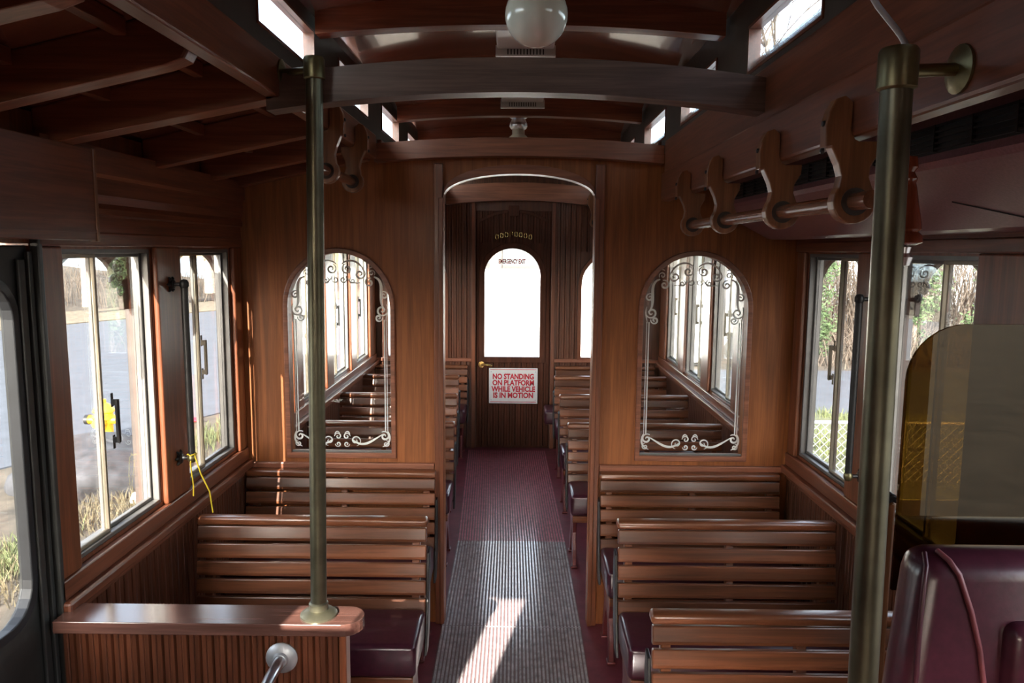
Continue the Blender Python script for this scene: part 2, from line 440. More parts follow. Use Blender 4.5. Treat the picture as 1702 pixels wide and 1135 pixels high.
# clerestory sides and the boards below them
CWR = [(-.06, .48), (.80, 1.32), (1.66, 2.19), (2.53, 3.06), (3.38, 3.93), (4.26, 4.80), (5.13, 5.66), (5.95, 6.4)]
CWL = [(-.06, .48), (1.1, 1.63), (1.90, 2.42), (2.74, 3.26), (3.58, 4.08), (4.40, 4.90), (5.2, 5.7), (5.95, 6.4)]
for s, sd in ((-1, 'left'), (1, 'right')):
    CW = CWL if s < 0 else CWR; cz0, cz1 = (2.315, 2.44) if s < 0 else (2.262, 2.395)
    loops = [rect(YF, YR + .1, 2.20, 2.52)] + [rect(a, b, cz0, cz1) for a, b in CW]
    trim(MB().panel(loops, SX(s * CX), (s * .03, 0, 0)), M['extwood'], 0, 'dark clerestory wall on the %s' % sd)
    for i, (a, b) in enumerate(CW):
        if b < 1: continue
        r = window_root((s * (CX + .012), (a + b) / 2, cz0), '%s clerestory window, number %s from the front' % (sd, 'one two three four five six seven eight'.split()[i]))
        mb = MB(); ring(mb, s, a, b, cz0, cz1, .008, CX - .004, CX + .03); mb.build('window_frame', W['beamY'], r)
        MB().box(s * (CX + .012), s * (CX + .016), a + .008, b - .008, cz0 + .008, cz1 - .008).build('pane', M['cler'], r)
    segs = ((YF, YB - .07), (YB + .06, YR - .01))
    for y0, y1 in segs:
        comp = 'near' if y0 < 1 else 'far'
        if s < 0 or y0 > 1:
            mb = MB().box(s * .62, s * (CX + .02), y0, y1, 2.16, 2.262)
            trim(mb, W['beamY'], .005, 'long header board under the %s clerestory, %s compartment' % (sd, comp))
        else:
            trim(MB().box(s * .632, s * (CX + .02), y0, y1, 2.105, 2.245), W['beamY'], .004, 'upper header board under the right clerestory')
            trim(MB().box(s * .62, s * (CX + .025), y0, y1, 1.987, 2.108), W['beamY'], .007, 'lower header board carrying the right handrail')
# side roof ribs
k = 0
for s, sd in ((-1, 'left'), (1, 'right')):
    for y in (.25, .73, 1.21, 1.62, 2.0, 2.58, 3.04, YB - .07, 4.1, 4.8, 5.5):
        if s > 0 and y < 3.3: continue
        w = .07 if y in (2.0, YB - .07) else .055
        loop = [(s * (.66 if y != 2.0 else .63), 2.158), (s * 1.2, 2.045), (s * 1.27, 2.03), (s * 1.27, 2.13), (s * .66, 2.275)]
        if y < 1.9: loop = [(s * .68, 2.20), (s * .70, 2.165), (s * .74, 2.15)] + loop[1:]
        k += 1
        trim(MB().panel([loop], FX(y), (0, w, 0)), W['beamX'], .006, 'sloping roof rib on the %s, %s the front' % (sd, ['closest to', 'second from', 'third from', 'fourth from', 'beside the weathered beam, fifth from', 'sixth from', 'seventh from', 'at the partition, eighth from', 'ninth from', 'tenth from', 'last from'][(.25, .73, 1.21, 1.62, 2.0, 2.58, 3.04, YB - .07, 4.1, 4.8, 5.5).index(y)]))
mb = MB()
for y0, y1 in ((1.27, 1.60), (1.69, 1.98), (2.08, 2.56), (2.65, 3.02), (3.11, 3.32)):
    for x in (-.82, -1.06):
        mb.box(x - .014, x + .014, y0, y1, 2.10 + (x + 1.27) * -.0 + (1.27 + x) * .25 - .01, 2.125 + (1.27 + x) * .25)
trim(mb, W['beamY'], .003, 'short purlin strips between the left roof ribs')

# ------------------------------------------------------------------ middle wall
DX0, DX1 = -.335, .340
outer = [(-1.27, 0), (DX0, 0)] + [(DX0, 2.0)] + [((DX0 + DX1) / 2 - (DX1 - DX0) / 2 * math.cos(PI * i / 24), 2.0 + .105 * math.sin(PI * i / 24) ** .9) for i in range(1, 24)] + [(DX1, 2.0), (DX1, 0), (1.27, 0), (1.27, 2.08), (.64, 2.20), (0, 2.23), (-.64, 2.20), (-1.27, 2.08)]
AW = [(-1.045, -.58), (.57, 1.042)]
loops = [outer] + [arch(a, b, .83, 1.51, 1.752) for a, b in AW]
wm = struct(MB().panel(loops, FX(YB), (0, .05, 0)).build('wall_middle', W['panel']), 'mahogany partition with a doorway and two arched windows', 'wall')
for a, b, sd in ((-1.262, DX0 - .045, 'left'), (DX1 + .045, 1.262, 'right')):
    trim(MB().box(a, b, YB - .02, YB, .755, .785), W['beamX'], .006, 'ledge moulding on the partition above the %s bench' % sd)
for x, sd in ((DX0 - .022, 'left'), (DX1 + .022, 'right')):
    trim(MB().box(x - .021, x + .021, YB - .022, YB, 0, 2.15).box(x + (.0 if sd == 'left' else -.022), x + (.022 if sd == 'left' else .0), YB - .03, YB - .018, 0, 2.0), W['trimZ'], .004, '%s upright of the middle doorway' % sd)
def archpts(h, hw, zs, n=24): return [((DX0 + DX1) / 2 - hw * math.cos(PI * i / n), zs + h * math.sin(PI * i / n) ** .9) for i in range(n + 1)]
trim(MB().panel([archpts(.105, .3365, 2.0) + archpts(.13, .3365, 2.015)[::-1]], FX(YB - .028), (0, .028, 0)), W['beamX'], .003, 'arched head trim of the middle doorway')

def spiral(cx, cz, r0, turns, a0, d, n=22, r1=.12):
    return [(cx + r0 * (1 - (1 - r1) * i / n) * math.cos(a0 + d * 2 * PI * turns * i / n), cz + r0 * (1 - (1 - r1) * i / n) * math.sin(a0 + d * 2 * PI * turns * i / n)) for i in range(n + 1)]
def bez(p0, p1, p2, p3, n=14):
    out = []
    for i in range(n + 1):
        t = i / n; u = 1 - t
        out.append(tuple(u ** 3 * a + 3 * u * u * t * b + 3 * u * t * t * c + t ** 3 * d for a, b, c, d in zip(p0, p1, p2, p3)))
    return out
def etching(x0, x1, z0, zs, zt, y, parent):
    mb = MB(); cx = (x0 + x1) / 2; hw = (x1 - x0) / 2
    def put(c, r=.0034):
        n = len(c)
        for m in (1, -1):
            mb.tube([(cx + m * u, y, v) for u, v in c], [r * .85 * (.45 + .75 * math.sin(PI * min(1, (i + 1) / n))) for i in range(n)], 6, flat=((0, 1, 0), .25))
    def line(c, r):
        for m in (1, -1): mb.tube([(cx + m * u, y, v) for u, v in c], r, 6, flat=((0, 1, 0), .3))
    # double side lines
    for d, r in ((.020, .002), (.030, .0032)):
        line([(hw - d, z0 + .09), (hw - d, zs - .06)], r)
    # lower border
    put(bez((.045, z0 + .05), (.10, z0 + .005), (.13, z0 + .04), (hw - .045, z0 + .075)), .006)
    put(spiral(.062, z0 + .045, .026, 1.4, -1.4, 1)); put(spiral(.02, z0 + .065, .017, 1.3, 0, 1)); put(spiral(.02, z0 + .028, .014, 1.3, 0, -1))
    put(spiral(hw - .035, z0 + .067, .024, 1.4, 2.2, -1), .005); put(spiral(hw - .028, z0 + .03, .016, 1.3, 1.5, -1))
    put(bez((hw - .02, z0 + .09), (hw - .002, z0 + .06), (hw - .01, z0 + .03), (hw - .045, z0 + .016)), .005)
    put(bez((.012, z0 + .08), (.025, z0 + .095), (.03, z0 + .085), (.036, z0 + .075)))
    # shoulders
    za = zs + .06
    put(bez((hw - .075, za + .075), (hw - .01, za + .06), (hw - .07, za - .04), (hw - .025, za - .075)), .0075)
    put(spiral(hw - .04, za - .078, .028, 1.5, .4, -1), .005); put(spiral(hw - .055, za - .112, .018, 1.4, .2, -1), .005)
    put(spiral(hw - .03, za - .008, .019, 1.4, 2.4, -1), .0045); put(spiral(hw - .095, za + .05, .022, 1.4, 1.2, 1), .005)
    put(spiral(hw - .085, za + .092, .016, 1.3, -.6, 1)); put(bez((hw - .018, za - .05), (hw + .0 - .008, za - .08), (hw - .02, za - .1), (hw - .022, za - .125)))
    put(bez((hw - .05, za + .10), (hw - .03, za + .12), (hw - .065, za + .13), (hw - .095, za + .115)), .0045)
    # crown
    zc = zt - .05
    put(bez((.012, zc), (.05, zc + .035), (.10, zc + .01), (.115, zc - .035)), .005)
    put(spiral(.095, zc - .045, .026, 1.5, 1.2, -1), .005); put(spiral(.035, zc - .022, .024, 1.5, 1.9, 1), .0045); put(spiral(.018, zc - .07, .017, 1.4, .8, -1))
    put(spiral(.06, zc - .075, .015, 1.3, 2, 1)); put(bez((.03, zc - .05), (.05, zc - .1), (.08, zc - .08), (.10, zc - .085)))
    return mb.build('etched_scrollwork', M['etch'], parent, smooth=60)
for (a, b), sd in zip(AW, ('left', 'right')):
    r = window_root(((a + b) / 2, YB, .83), 'arched window with white etched scrolls %s of the doorway' % sd)
    MB().panel([arch(a - .022, b + .022, .805, 1.51, 1.775), arch(a, b, .83, 1.51, 1.752)], FX(YB - .014), (0, .02, 0)).build('casing', W['beamX'], r, bevel=.004)
    MB().box(a, b, YB + .002, YB + .012, .83, .838).build('bottom_bead', M['alu'], r)
    MB().panel([arch(a - .004, b + .004, .826, 1.51, 1.756)], FX(YB + .014), (0, .005, 0)).build('pane', M['glass'], r)
    etching(a, b, .838, 1.51, 1.752, YB + .0125, r)

# ------------------------------------------------------------------ rear wall and far door
loops = [rect(-1.27, 1.27, 0, 2.56), rect(-.368, .290, 0, 2.108)] + [arch(.56, 1.06, .83, 1.47, 1.73), arch(-1.14, -.64, .83, 1.47, 1.73)]
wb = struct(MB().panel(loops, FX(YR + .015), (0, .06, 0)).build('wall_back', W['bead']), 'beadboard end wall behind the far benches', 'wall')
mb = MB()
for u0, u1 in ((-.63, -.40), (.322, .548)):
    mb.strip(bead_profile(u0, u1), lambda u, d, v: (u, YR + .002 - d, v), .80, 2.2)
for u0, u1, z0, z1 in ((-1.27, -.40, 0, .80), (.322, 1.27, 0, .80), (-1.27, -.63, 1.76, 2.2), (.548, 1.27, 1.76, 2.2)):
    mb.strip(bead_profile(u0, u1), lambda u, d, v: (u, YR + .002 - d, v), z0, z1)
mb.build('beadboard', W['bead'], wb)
trim(MB().box(-.405, -.372, YR - .02, YR + .02, 0, 2.18).box(.294, .327, YR - .02, YR + .02, 0, 2.18), W['trimZ'], .004, 'uprights of the far door frame')
trim(MB().box(-1.26, -.405, YR - .02, YR + .01, .785, .815).box(.327, 1.26, YR - .02, YR + .01, .785, .815), W['beamX'], .004, 'ledge along the far end wall')
for a, b, sd in ((.56, 1.06, 'right'), (-1.14, -.64, 'left')):
    r = window_root(((a + b) / 2, YR, .83), 'plain arched window in the far end wall, %s of the door' % sd)
    MB().panel([arch(a - .03, b + .03, .80, 1.47, 1.76), arch(a, b, .83, 1.47, 1.73)], FX(YR - .012), (0, .03, 0)).build('casing', W['trimZ'], r)
    MB().panel([arch(a - .004, b + .004, .826, 1.47, 1.734)], FX(YR + .03), (0, .005, 0)).build('pane', M['glass'], r)
door = empty('door_1', (-.04, YR, 0), 'dark beadboard door with an arched window at the far end', 'door', None, 'structure')
GX0, GX1, GZ0, GZ1 = -.292, .196, .825, 1.782
dl = [rect(-.368, .290, .0, 2.108), arch(GX0, GX1, GZ0, 1.55, GZ1)]
lf = MB().panel(dl, FX(YR + .02), (0, .035, 0)).build('door_leaf', W['door'], door)
mb = MB()
mb.strip(bead_profile(-.362, .284), lambda u, d, v: (u, YR + .010 - d, v), .02, .78)
mb.strip(bead_profile(-.362, .284), lambda u, d, v: (u, YR + .010 - d, v), 1.83, 2.1)
mb.strip(bead_profile(-.362, GX0 - .03), lambda u, d, v: (u, YR + .010 - d, v), .78, 1.83)
mb.strip(bead_profile(GX1 + .03, .284), lambda u, d, v: (u, YR + .010 - d, v), .78, 1.83)
mb.build('beadboard', W['door'], lf)
MB().panel([arch(GX0 - .05, GX1 + .05, .775, 1.55, 1.83), arch(GX0, GX1, GZ0, 1.55, GZ1)], FX(YR + .004), (0, .02, 0)).build('glazing_frame', W['door'], door, bevel=.004)
pane = MB().panel([arch(GX0 - .003, GX1 + .003, GZ0 - .003, 1.55, GZ1 + .003)], FX(YR + .03), (0, .005, 0)).build('pane', M['glass'], door)
mb = MB(); hwid = .30
for sgn in (-1, 1):
    pts = [(-.04 + sgn * (.05 + .25 * i / 10), 2.085 - .085 * (i / 10) ** 1.8) for i in range(11)]
    mb.panel([pts + [(x, z + .028) for x, z in reversed(pts)]], FX(YR + .002), (0, .018, 0))
mb.box(-.085, .005, YR - .006, YR + .018, 2.06, 2.15)
mb.build('head_moulding', W['door'], door, bevel=.003)
h = MB().lathe([(.001, -.016), (.028, -.014), (.03, -.006), (.028, .0)], (-.318, YR + .018, .757), 'Y').tube([(-.318, YR + .0, .757), (-.318, YR - .03, .757)], .010).tube([(-.318, YR - .03, .757), (-.29, YR - .034, .760), (-.25, YR - .034, .757), (-.222, YR - .03, .748)], [.011, .010, .009, .010]).build('lever_handle', M['brass'], door, smooth=50)
tag(h, 'brass lever handle')
# raised brass lettering, too worn to read: a bowed row of small ring and bar shapes
mb = MB()
for i in range(8):
    t = (i - 3.5) / 3.5; cx = -.04 + t * .145; cz = 1.905 - .022 * t * t; y = YR + .004
    w, hh = .012, .021
    if i != 3:
        mb.tube([(cx + w * math.cos(q * PI / 8), y, cz + hh * math.sin(q * PI / 8)) for q in range(17)], .0045, 6)
    else:
        mb.tube([(cx - w, y, cz - hh), (cx - w, y, cz + hh), (cx + w, y, cz - hh * .2), (cx + w, y, cz + hh)], .006, 6)
tag(mb.build('raised_lettering', M['brass'], door), 'bowed row of worn brass letters')

def text(body, size, loc, rot, mat, name, parent, width=None, bold=0, depth=.0008):
    cu = bpy.data.curves.new(name, 'FONT'); cu.body = body; cu.size = size; cu.align_x = 'CENTER'; cu.align_y = 'CENTER'
    cu.extrude = depth; cu.offset = bold; cu.resolution_u = 3
    tmp = bpy.data.objects.new('tmp', cu); COL.objects.link(tmp)
    dg = bpy.context.evaluated_depsgraph_get(); dg.update()
    me = bpy.data.meshes.new_from_object(tmp.evaluated_get(dg))
    COL.objects.unlink(tmp); bpy.data.objects.remove(tmp); bpy.data.curves.remove(cu)
    xs = [v.co.x for v in me.vertices]; cur = max(xs) - min(xs); mid = (max(xs) + min(xs)) / 2
    f = width / cur if width else 1
    for v in me.vertices: v.co.x = (v.co.x - mid) * f
    me.transform(Matrix.Rotation(rot[2], 4, 'Z') @ Matrix.Rotation(rot[0], 4, 'X'))
    me.transform(Matrix.Translation(Vector(loc) - chain_loc(parent)))
    me.materials.clear(); me.materials.append(mat); me.name = name
    o = bpy.data.objects.new(name, me); COL.objects.link(o); o.parent = parent
    return o
text('EMERGENCY EXIT', .052, (-.052, YR + .0285, 1.668), (PI / 2, 0, 0), plain('bright red', (.9, .03, .08), .5), 'red_lettering', pane, .235, .002)

sg = empty('warning_sign', (-.0335, YR, .41), 'white sign in red capitals on the far door below its window', 'sign')
MB().box(-.25, .183, YR + .0, YR + .006, .408, .727, .002, 1).build('sign_board', M['white'], sg)
for z in (.712, .420): MB().box(-.238, .171, YR - .0008, YR + .001, z, z + .005).build('red_line', M['red'], sg)
for i, (t_, w_) in enumerate((('NO STANDING', .365), ('ON PLATFORM', .37), ('WHILE VEHICLE', .39), ('IS IN MOTION', .355))):
    text(t_, .066, (-.0335, YR - .0005, .650 - i * .0565), (PI / 2, 0, 0), M['red'], 'lettering', sg, w_, .0026)
for x in (-.23, .163):
    for z in (.44, .695): MB().lathe([(.004, -.002), (.004, .001)], (x, YR, z), 'Y', 10).build('screw', M['galv'], sg)

# ------------------------------------------------------------------ front wall behind the viewer (unseen; openings shaped to cast the sun patches and limit front light)
loops = [rect(-1.33, 1.33, 0, 2.6), rect(-.5, .5, .9, 1.22), rect(-.965, -.832, 1.66, 2.055), rect(-1.16, -.97, 1.985, 2.06)]
struct(MB().panel(loops, FX(YF), (0, -.03, 0)).build('wall_front', W['panel']), 'front wall with windscreen openings shaped for the sun patches, unseen behind the viewer', 'wall')

# ------------------------------------------------------------------ left folding door
d2 = empty('door_2', (-1.30, 1.5, 0), 'dark folding entrance door with rounded window at the left edge', 'door', None, 'structure')
hole = rrect(1.30, 1.885, .80, 1.69, .10)
MB().panel([rect(1.20, 1.955, .035, 1.775), hole], SX(-1.275), (-.035, 0, 0)).build('door_leaf', M['darkframe'], d2, bevel=.004)
MB().panel([rrect(1.285, 1.90, .785, 1.705, .11), rrect(1.31, 1.875, .81, 1.68, .092)], SX(-1.268), (-.03, 0, 0)).build('gasket', M['rubber'], d2, bevel=.004)
MB().panel([rrect(1.30, 1.885, .80, 1.69, .10)], SX(-1.29), (-.005, 0, 0)).build('pane', M['glass'], d2)
MB().panel([rect(.56, 1.19, .035, 1.775)], SX(-1.275), (-.035, 0, 0)).build('front_leaf', M['darkframe'], d2)  # unseen leaf made solid to block sun from the left bench
MB().box(-1.262, -1.272, 1.90, 1.925, .1, 1.74).box(-1.258, -1.272, 1.935, 1.95, .05, 1.76).build('edge_strip', M['darkframe'], d2, bevel=.003)
trim(MB().box(-1.245, -1.27, 1.957, 1.975, 0, 1.80), M['darkframe'], .004, 'dark door jamb beside the nearest left window')

# header box over the door
hb = empty('door_header_box', (-1.235, 1.3, 1.79), 'flat maroon wooden box over the entrance door at upper left', 'cover box')
MB().box(-1.20, -1.222, -.2, 2.16, 1.79, 2.045).build('cover_panel', W['beamY'], hb, bevel=.003)
MB().box(-1.196, -1.224, 2.150, 2.164, 1.787, 2.045).build('edge_strip', W['bracket'], hb, bevel=.002)
MB().box(-1.197, -1.20, -.2, 2.15, 1.812, 1.818).build('bead_strip', W['beamY'], hb)

# ------------------------------------------------------------------ benches
def bench(name, x0, x1, arm, wall=False, cushx=None):
    r = empty(name, (0, 0, 0)); n = 5
    top, bot, lean = .757, .392, .055
    yz = lambda z: -lean * (top - z) / (top - bot)
    mb = MB()
    hgt = (.722 - bot) / n
    for i in range(n):
        z1 = .722 - i * hgt; z0 = z1 - hgt + .010
        yf = yz((z0 + z1) / 2)
        loop = [(yf - .016 + yz(z1) - yf, z1), (yf + .010, z1 - .004), (yf + .006 + yz(z0) - yf, z0), (yf - .020, z0 + .002), (yf - .021, z0 + .014)]
        mb.panel([loop], lambda u, v: (x0 + .004, u, v), (x1 - x0 - .008, 0, 0))
    mb.build('backrest_slats', W['slat'], r, bevel=.004)
    mb = MB(); mb.box(x0, x1, -.026, .024, .725, top, .011, 3)
    mb.build('cap_rail', W['slat'], r, smooth=50)
    for x in (x0 + .03, (x0 + x1) / 2, x1 - .06):
        mb = MB(); mb.panel([[(-.002, .725), (.026, .725), (.026 - lean, bot - .06), (-.004 - lean, bot - .06)]], lambda u, v: (x, u, v), (.03, 0, 0))
        mb.build('back_stile', W['slat'], r, bevel=.003)
    c0, c1 = cushx or (x0 + .004, x1 - .004)
    mb = MB(); mb.box(c0, c1, -.345, -.068, .305, .425, .020, 4)
    for v in mb.bm.verts:
        if v.co.z > .39:
            v.co.z += .014 * max(0, 1 - ((v.co.y + .205) / .15) ** 2) * max(0, 1 - ((v.co.x - (c0 + c1) / 2) / ((c1 - c0) / 2)) ** 4)
    cu = mb.build('seat_cushion', M['leather'], r, smooth=40)
    zt = .412
    MB().tube([(c0 + .02, -.075, zt + .005), (c0 + .008, -.09, zt), (c0 + .008, -.325, zt - .002), (c0 + .02, -.337, zt - .002), (c1 - .02, -.337, zt - .002), (c1 - .008, -.325, zt - .002), (c1 - .008, -.09, zt), (c1 - .02, -.075, zt + .005)], .0055, 8).build('piping', M['piping'], cu, smooth=60)
    MB().box(x0 + .015, x1 - .015, -.335, -.06, .265, .304).build('seat_frame', W['slat'], r, bevel=.005)
    def leg(x):
        mb = MB(); w = .022
        mb.panel([[(-.33, 0), (-.30, 0), (-.27, .09), (-.235, .16), (-.20, .20), (-.165, .16), (-.13, .09), (-.10, 0), (-.07, 0), (-.085, .10), (-.115, .19), (-.09, .264), (-.31, .264), (-.285, .19), (-.315, .10)]], lambda u, v: (x, u, v), (w, 0, 0))
        mb.box(x - .008, x + w + .008, -.335, -.29, 0, .014).box(x - .008, x + w + .008, -.11, -.065, 0, .014)
        return mb.build('leg', M['redleg'], r, bevel=.004)
    leg(x0 + .02); leg(x1 - .05)
    xa = x0 - .006 if arm > 0 else x1 - .004     # cast link plate on the aisle end
    mb = MB(); mb.panel([[(-.012, .62), (.028, .63), (.034, .55), (.010, .45), (.0, .36), (-.05, .262), (-.12, .262), (-.075, .36), (-.045, .45), (-.03, .55)]], lambda u, v: (xa, u, v), (.010, 0, 0))
    mb.build('link_plate', M['iron'], r, bevel=.003)
    return r
def put_bench(src, y, label, group, dup=True, x=0):
    b = copy_tree(src) if dup else src
    b.location = (x, y, 0); tag(b, label, 'bench', group)
    return b
GB = 'slatted wooden benches'
right = bench('slatted_bench', .385, 1.215, 1); left = bench('slatted_bench', -1.215, -.335, -1)
put_bench(right, 2.035, 'slatted bench at lower right behind the brass pole, nearest the viewer', GB, False)
put_bench(right, 2.765, 'second slatted bench on the right, between nearest one and partition', GB)
put_bench(right, YB - .03, 'slatted bench against the partition right of the doorway', GB)
put_bench(left, 2.765, 'slatted bench with maroon cushion behind the low panelled screen', GB, False)
put_bench(left, YB - .03, 'slatted bench against the partition left of the doorway', GB, True, -.035)
order = ['first', 'second', 'third']
rr = bench('slatted_bench', .30, 1.215, 1)
for i, y in enumerate((4.37, 5.25, 6.04)):
    put_bench(rr, y, 'right-hand bench beyond the doorway, %s behind the partition' % order[i], GB, i > 0, .0 + (.0, -.0, -.0)[i])
for i, y in enumerate((4.37, 5.25, 6.04)):
    put_bench(left, y, 'left-hand bench beyond the doorway, %s behind the partition' % order[i], GB, True, -.045 + (.015, -.04, -.09)[i])
wb1 = bench('slatted_bench', .335, 1.215, 1, cushx=(.235, 1.21)); put_bench(wb1, YR - .035, 'bench against the far end wall, right of the far door', GB, False)
put_bench(left, YR - .035, 'bench against the far end wall, left of the far door', GB, True, -.10)

# ------------------------------------------------------------------ low panelled screen at left
ps = empty('low_screen', (-.86, 1.97, 0), 'low beadboard screen with a broad wooden rail at lower left', 'screen')
core = MB().box(-1.245, -.478, 1.952, 1.985, 0, .735).build('screen_core', W['bead'], ps)
MB().strip(bead_profile(-1.245, -.482, .034), lambda u, d, v: (u, 1.943 - d, v), 0, .735).build('beadboard', W['bead'], core)
MB().box(-.482, -.462, 1.94, 1.99, 0, .735).build('end_post', W['trimZ'], ps, bevel=.004)
loop = [(-1.245, 1.905), (-.47, 1.905)] + [(-.47 + .055 * math.sin(PI * i / 12), 1.96 - .055 * math.cos(PI * i / 12)) for i in range(1, 12)] + [(-.47, 2.015), (-1.245, 2.015)]
MB().panel([loop], lambda u, v: (u, v, .737), (0, 0, .034)).build('top_rail', wood('glossy rail', (.10, .045, .034), 'X', .18, .8), ps, bevel=.010)
gr = empty('chrome_grab_rail', (-.64, 1.944, .655), 'short chrome grab rail sticking out of the low screen', 'grab rail')
MB().lathe([(.044, 0), (.044, -.004), (.038, -.010), (.022, -.014), (.018, -.02)], (-.64, 1.9435, .655), 'Y').build('wall_flange', M['galv'], gr, smooth=40)
MB().tube([(-.64, 1.932, .655), (-.641, 1.90, .653), (-.648, 1.87, .642), (-.665, 1.82, .60), (-.70, 1.70, .48), (-.72, 1.6, .40)], .0155, 16).build('tube', M['chrome'], gr, smooth=60)

# ------------------------------------------------------------------ poles
def pole(x, y, z0, z1, r, label, fx, fy, fz, lean=0):
    o = empty('brass_pole', (x, y, z0), label, 'grab pole')
    MB().tube([(x + lean, y, z0), (x, y, z1 - .03)], r, 24).build('pole_tube', M['pole'], o, smooth=60)
    c = MB().lathe([(r + .001, -.055), (r + .005, -.052), (r + .005, -.005), (r + .002, 0), (.002, 0)], (x, y, z1), 'Z').build('top_collar', M['olive'], o, smooth=40)
    mb = MB(); mb.tube([(x, y, z1 - .03), (fx, fy, fz)], .009, 10)
    sx = 1 if fx > 0 else -1
    mb.lathe([(.034, 0), (.034, -sx * .004), (.026, -sx * .007), (.012, -sx * .012)], (fx, fy, fz), 'X', 20)
    mb.build('wall_bracket', M['olive'], o, smooth=40)
    return o
p1 = pole(-.518, 1.96, .771, 2.25, .0215, 'greenish brass pole rising from the end of the low screen', -.6195, 2.02, 2.225, -.022)
MB().lathe([(.05, 0), (.05, .006), (.042, .012), (.026, .018), (.026, .036), (.0215, .04)], (-.54, 1.96, .771), 'Z').build('base_flange', M['pole'], p1, smooth=40)
p2 = pole(.507, 1.05, 0, 2.045, .0205, 'thick brass pole in the right foreground', .6195, 1.10, 2.03, .022)

# ------------------------------------------------------------------ overhead handrails
def bracket_mesh(s, y, zt, zh, zr, t=.030):
    # zt top of tab, zh underside of header board, zr rail centre; s=+1 board lies to the right
    pts = [(-.050, zh - .02), (-.052, zh + .02), (-.047, zt - .03), (-.035, zt - .006), (-.018, zt), (-.003, zt - .012), (-.003, zh + .012), (.004, zh - .004), (.012, zh - .008), (.052, zh - .008)]
    d = zh - zr
    pts += [(.050, zh - .03), (.036, zh - d * .45), (.034, zh - d * .62)]
    pts += [(.010 + .041 * math.cos(R(a)), zr + .041 * math.sin(R(a))) for a in range(40, -222, -20)]
    pts += [(-.018, zh - d * .60), (-.024, zh - d * .42), (-.040, zh - d * .15)]
    mb = MB(); mb.panel([pts], lambda u, v: (s * (.622 + u), y, v), (0, t, 0))
    return mb
def handrail(s, ys, zt, zh, zr, y0, y1, label):
    o = empty('overhead_handrail', (s * .632, (y0 + y1) / 2, zr), label, 'handrail', 'overhead wooden handrails')
    MB().tube([(s * .632, y0, zr), (s * .632, y1, zr)], .0165, 16).build('rail', W['dowel'], o, smooth=60)
    for y in ys:
        b = bracket_mesh(s, y, zt, zh, zr).build('bracket', W['bracket'], o, bevel=.006)
        MB().lathe([(.021, -.002), (.026, -.002), (.026, .001), (.021, .001)], (s * .632, y, zr), 'Y', 20).build('hole_rim', M['extwood'], b)
        for z in (zt - .05, zt - .10): MB().lathe([(.001, -s * .006), (.005, -s * .005), (.006, 0)], (s * (.622 - .050), y + .012, z), 'X', 8).build('screw', M['iron'], b)
handrail(1, (1.44, 1.83, 2.33, 2.76), 2.062, 1.987, 1.868, 1.37, 2.86, 'wooden handrail on four scrolled brackets hanging at upper right')
handrail(-1, (2.51, 2.90), 2.24, 2.160, 2.025, 2.38, 2.99, 'short wooden handrail on two brackets behind the left pole')
handrail(1, (6.30,), 2.24, 2.160, 2.00, 5.95, 6.38, 'scrolled handrail bracket seen through the doorway at far right')

# vertical grab bars on window posts
def grab_bar(s, y, z0, z1, label):
    o = empty('grab_bar', (s * 1.2, y, z0), label, 'grab bar', 'vertical grab bars by the windows')
    MB().tube([(s * 1.2, y, z0 - .012), (s * 1.2, y, z1 + .012)], .0125, 14).build('bar_tube', M['iron'], o, smooth=60)
    for z in (z0, z1):
        mb = MB().tube([(s * 1.2, y, z), (s * 1.25, y, z)], .007, 10)
        for k in range(6):
            a = k * PI / 3
            mb.tube([(s * 1.247, y, z), (s * 1.244, y + .022 * math.cos(a), z + .022 * math.sin(a)), (s * 1.2485, y + .03 * math.cos(a), z + .03 * math.sin(a))], [.003, .006, .003], 6)
        mb.lathe([(.017, 0), (.017, .013), (.012, .016)] if s < 0 else [(.017, 0), (.017, -.013), (.012, -.016)], (s * 1.25, y, z), 'X', 14)
        mb.build('mount', M['iron'], o, smooth=45)
        MB().lathe([(.002, -.019), (.011, -.016), (.016, -.006), (.016, .006), (.011, .016), (.002, .019)], (s * 1.2, y, z), 'Z', 14).build('end_ball', M['olive'] if z == z0 else M['iron'], o, smooth=60)
    return o
grab_bar(-1, 2.70, 1.0, 1.64, 'black vertical grab bar between the two left windows')
grab_bar(1, 2.65, .97, 1.61, 'black vertical grab bar on the right window post')
mb = MB(); mb.tube([(-1.19, 2.70, 1.018), (-1.182, 2.69, 1.0), (-1.17, 2.70, .94), (-1.155, 2.735, .86), (-1.15, 2.745, .775)], .0028, 6)
mb.tube([(-1.195, 2.69, 1.015), (-1.2, 2.685, .98), (-1.19, 2.68, .90), (-1.193, 2.682, .86)], .0024, 6)
mb.tube([(-1.2 + .0155 * math.cos(q * PI / 6), 2.70 + .0155 * math.sin(q * PI / 6), 1.012 + .002 * (q % 3)) for q in range(26)], .0026, 6)
tag(mb.build('yellow_string', M['yellow'], None, smooth=60), 'yellow string knotted to the left grab bar and dangling', 'string')

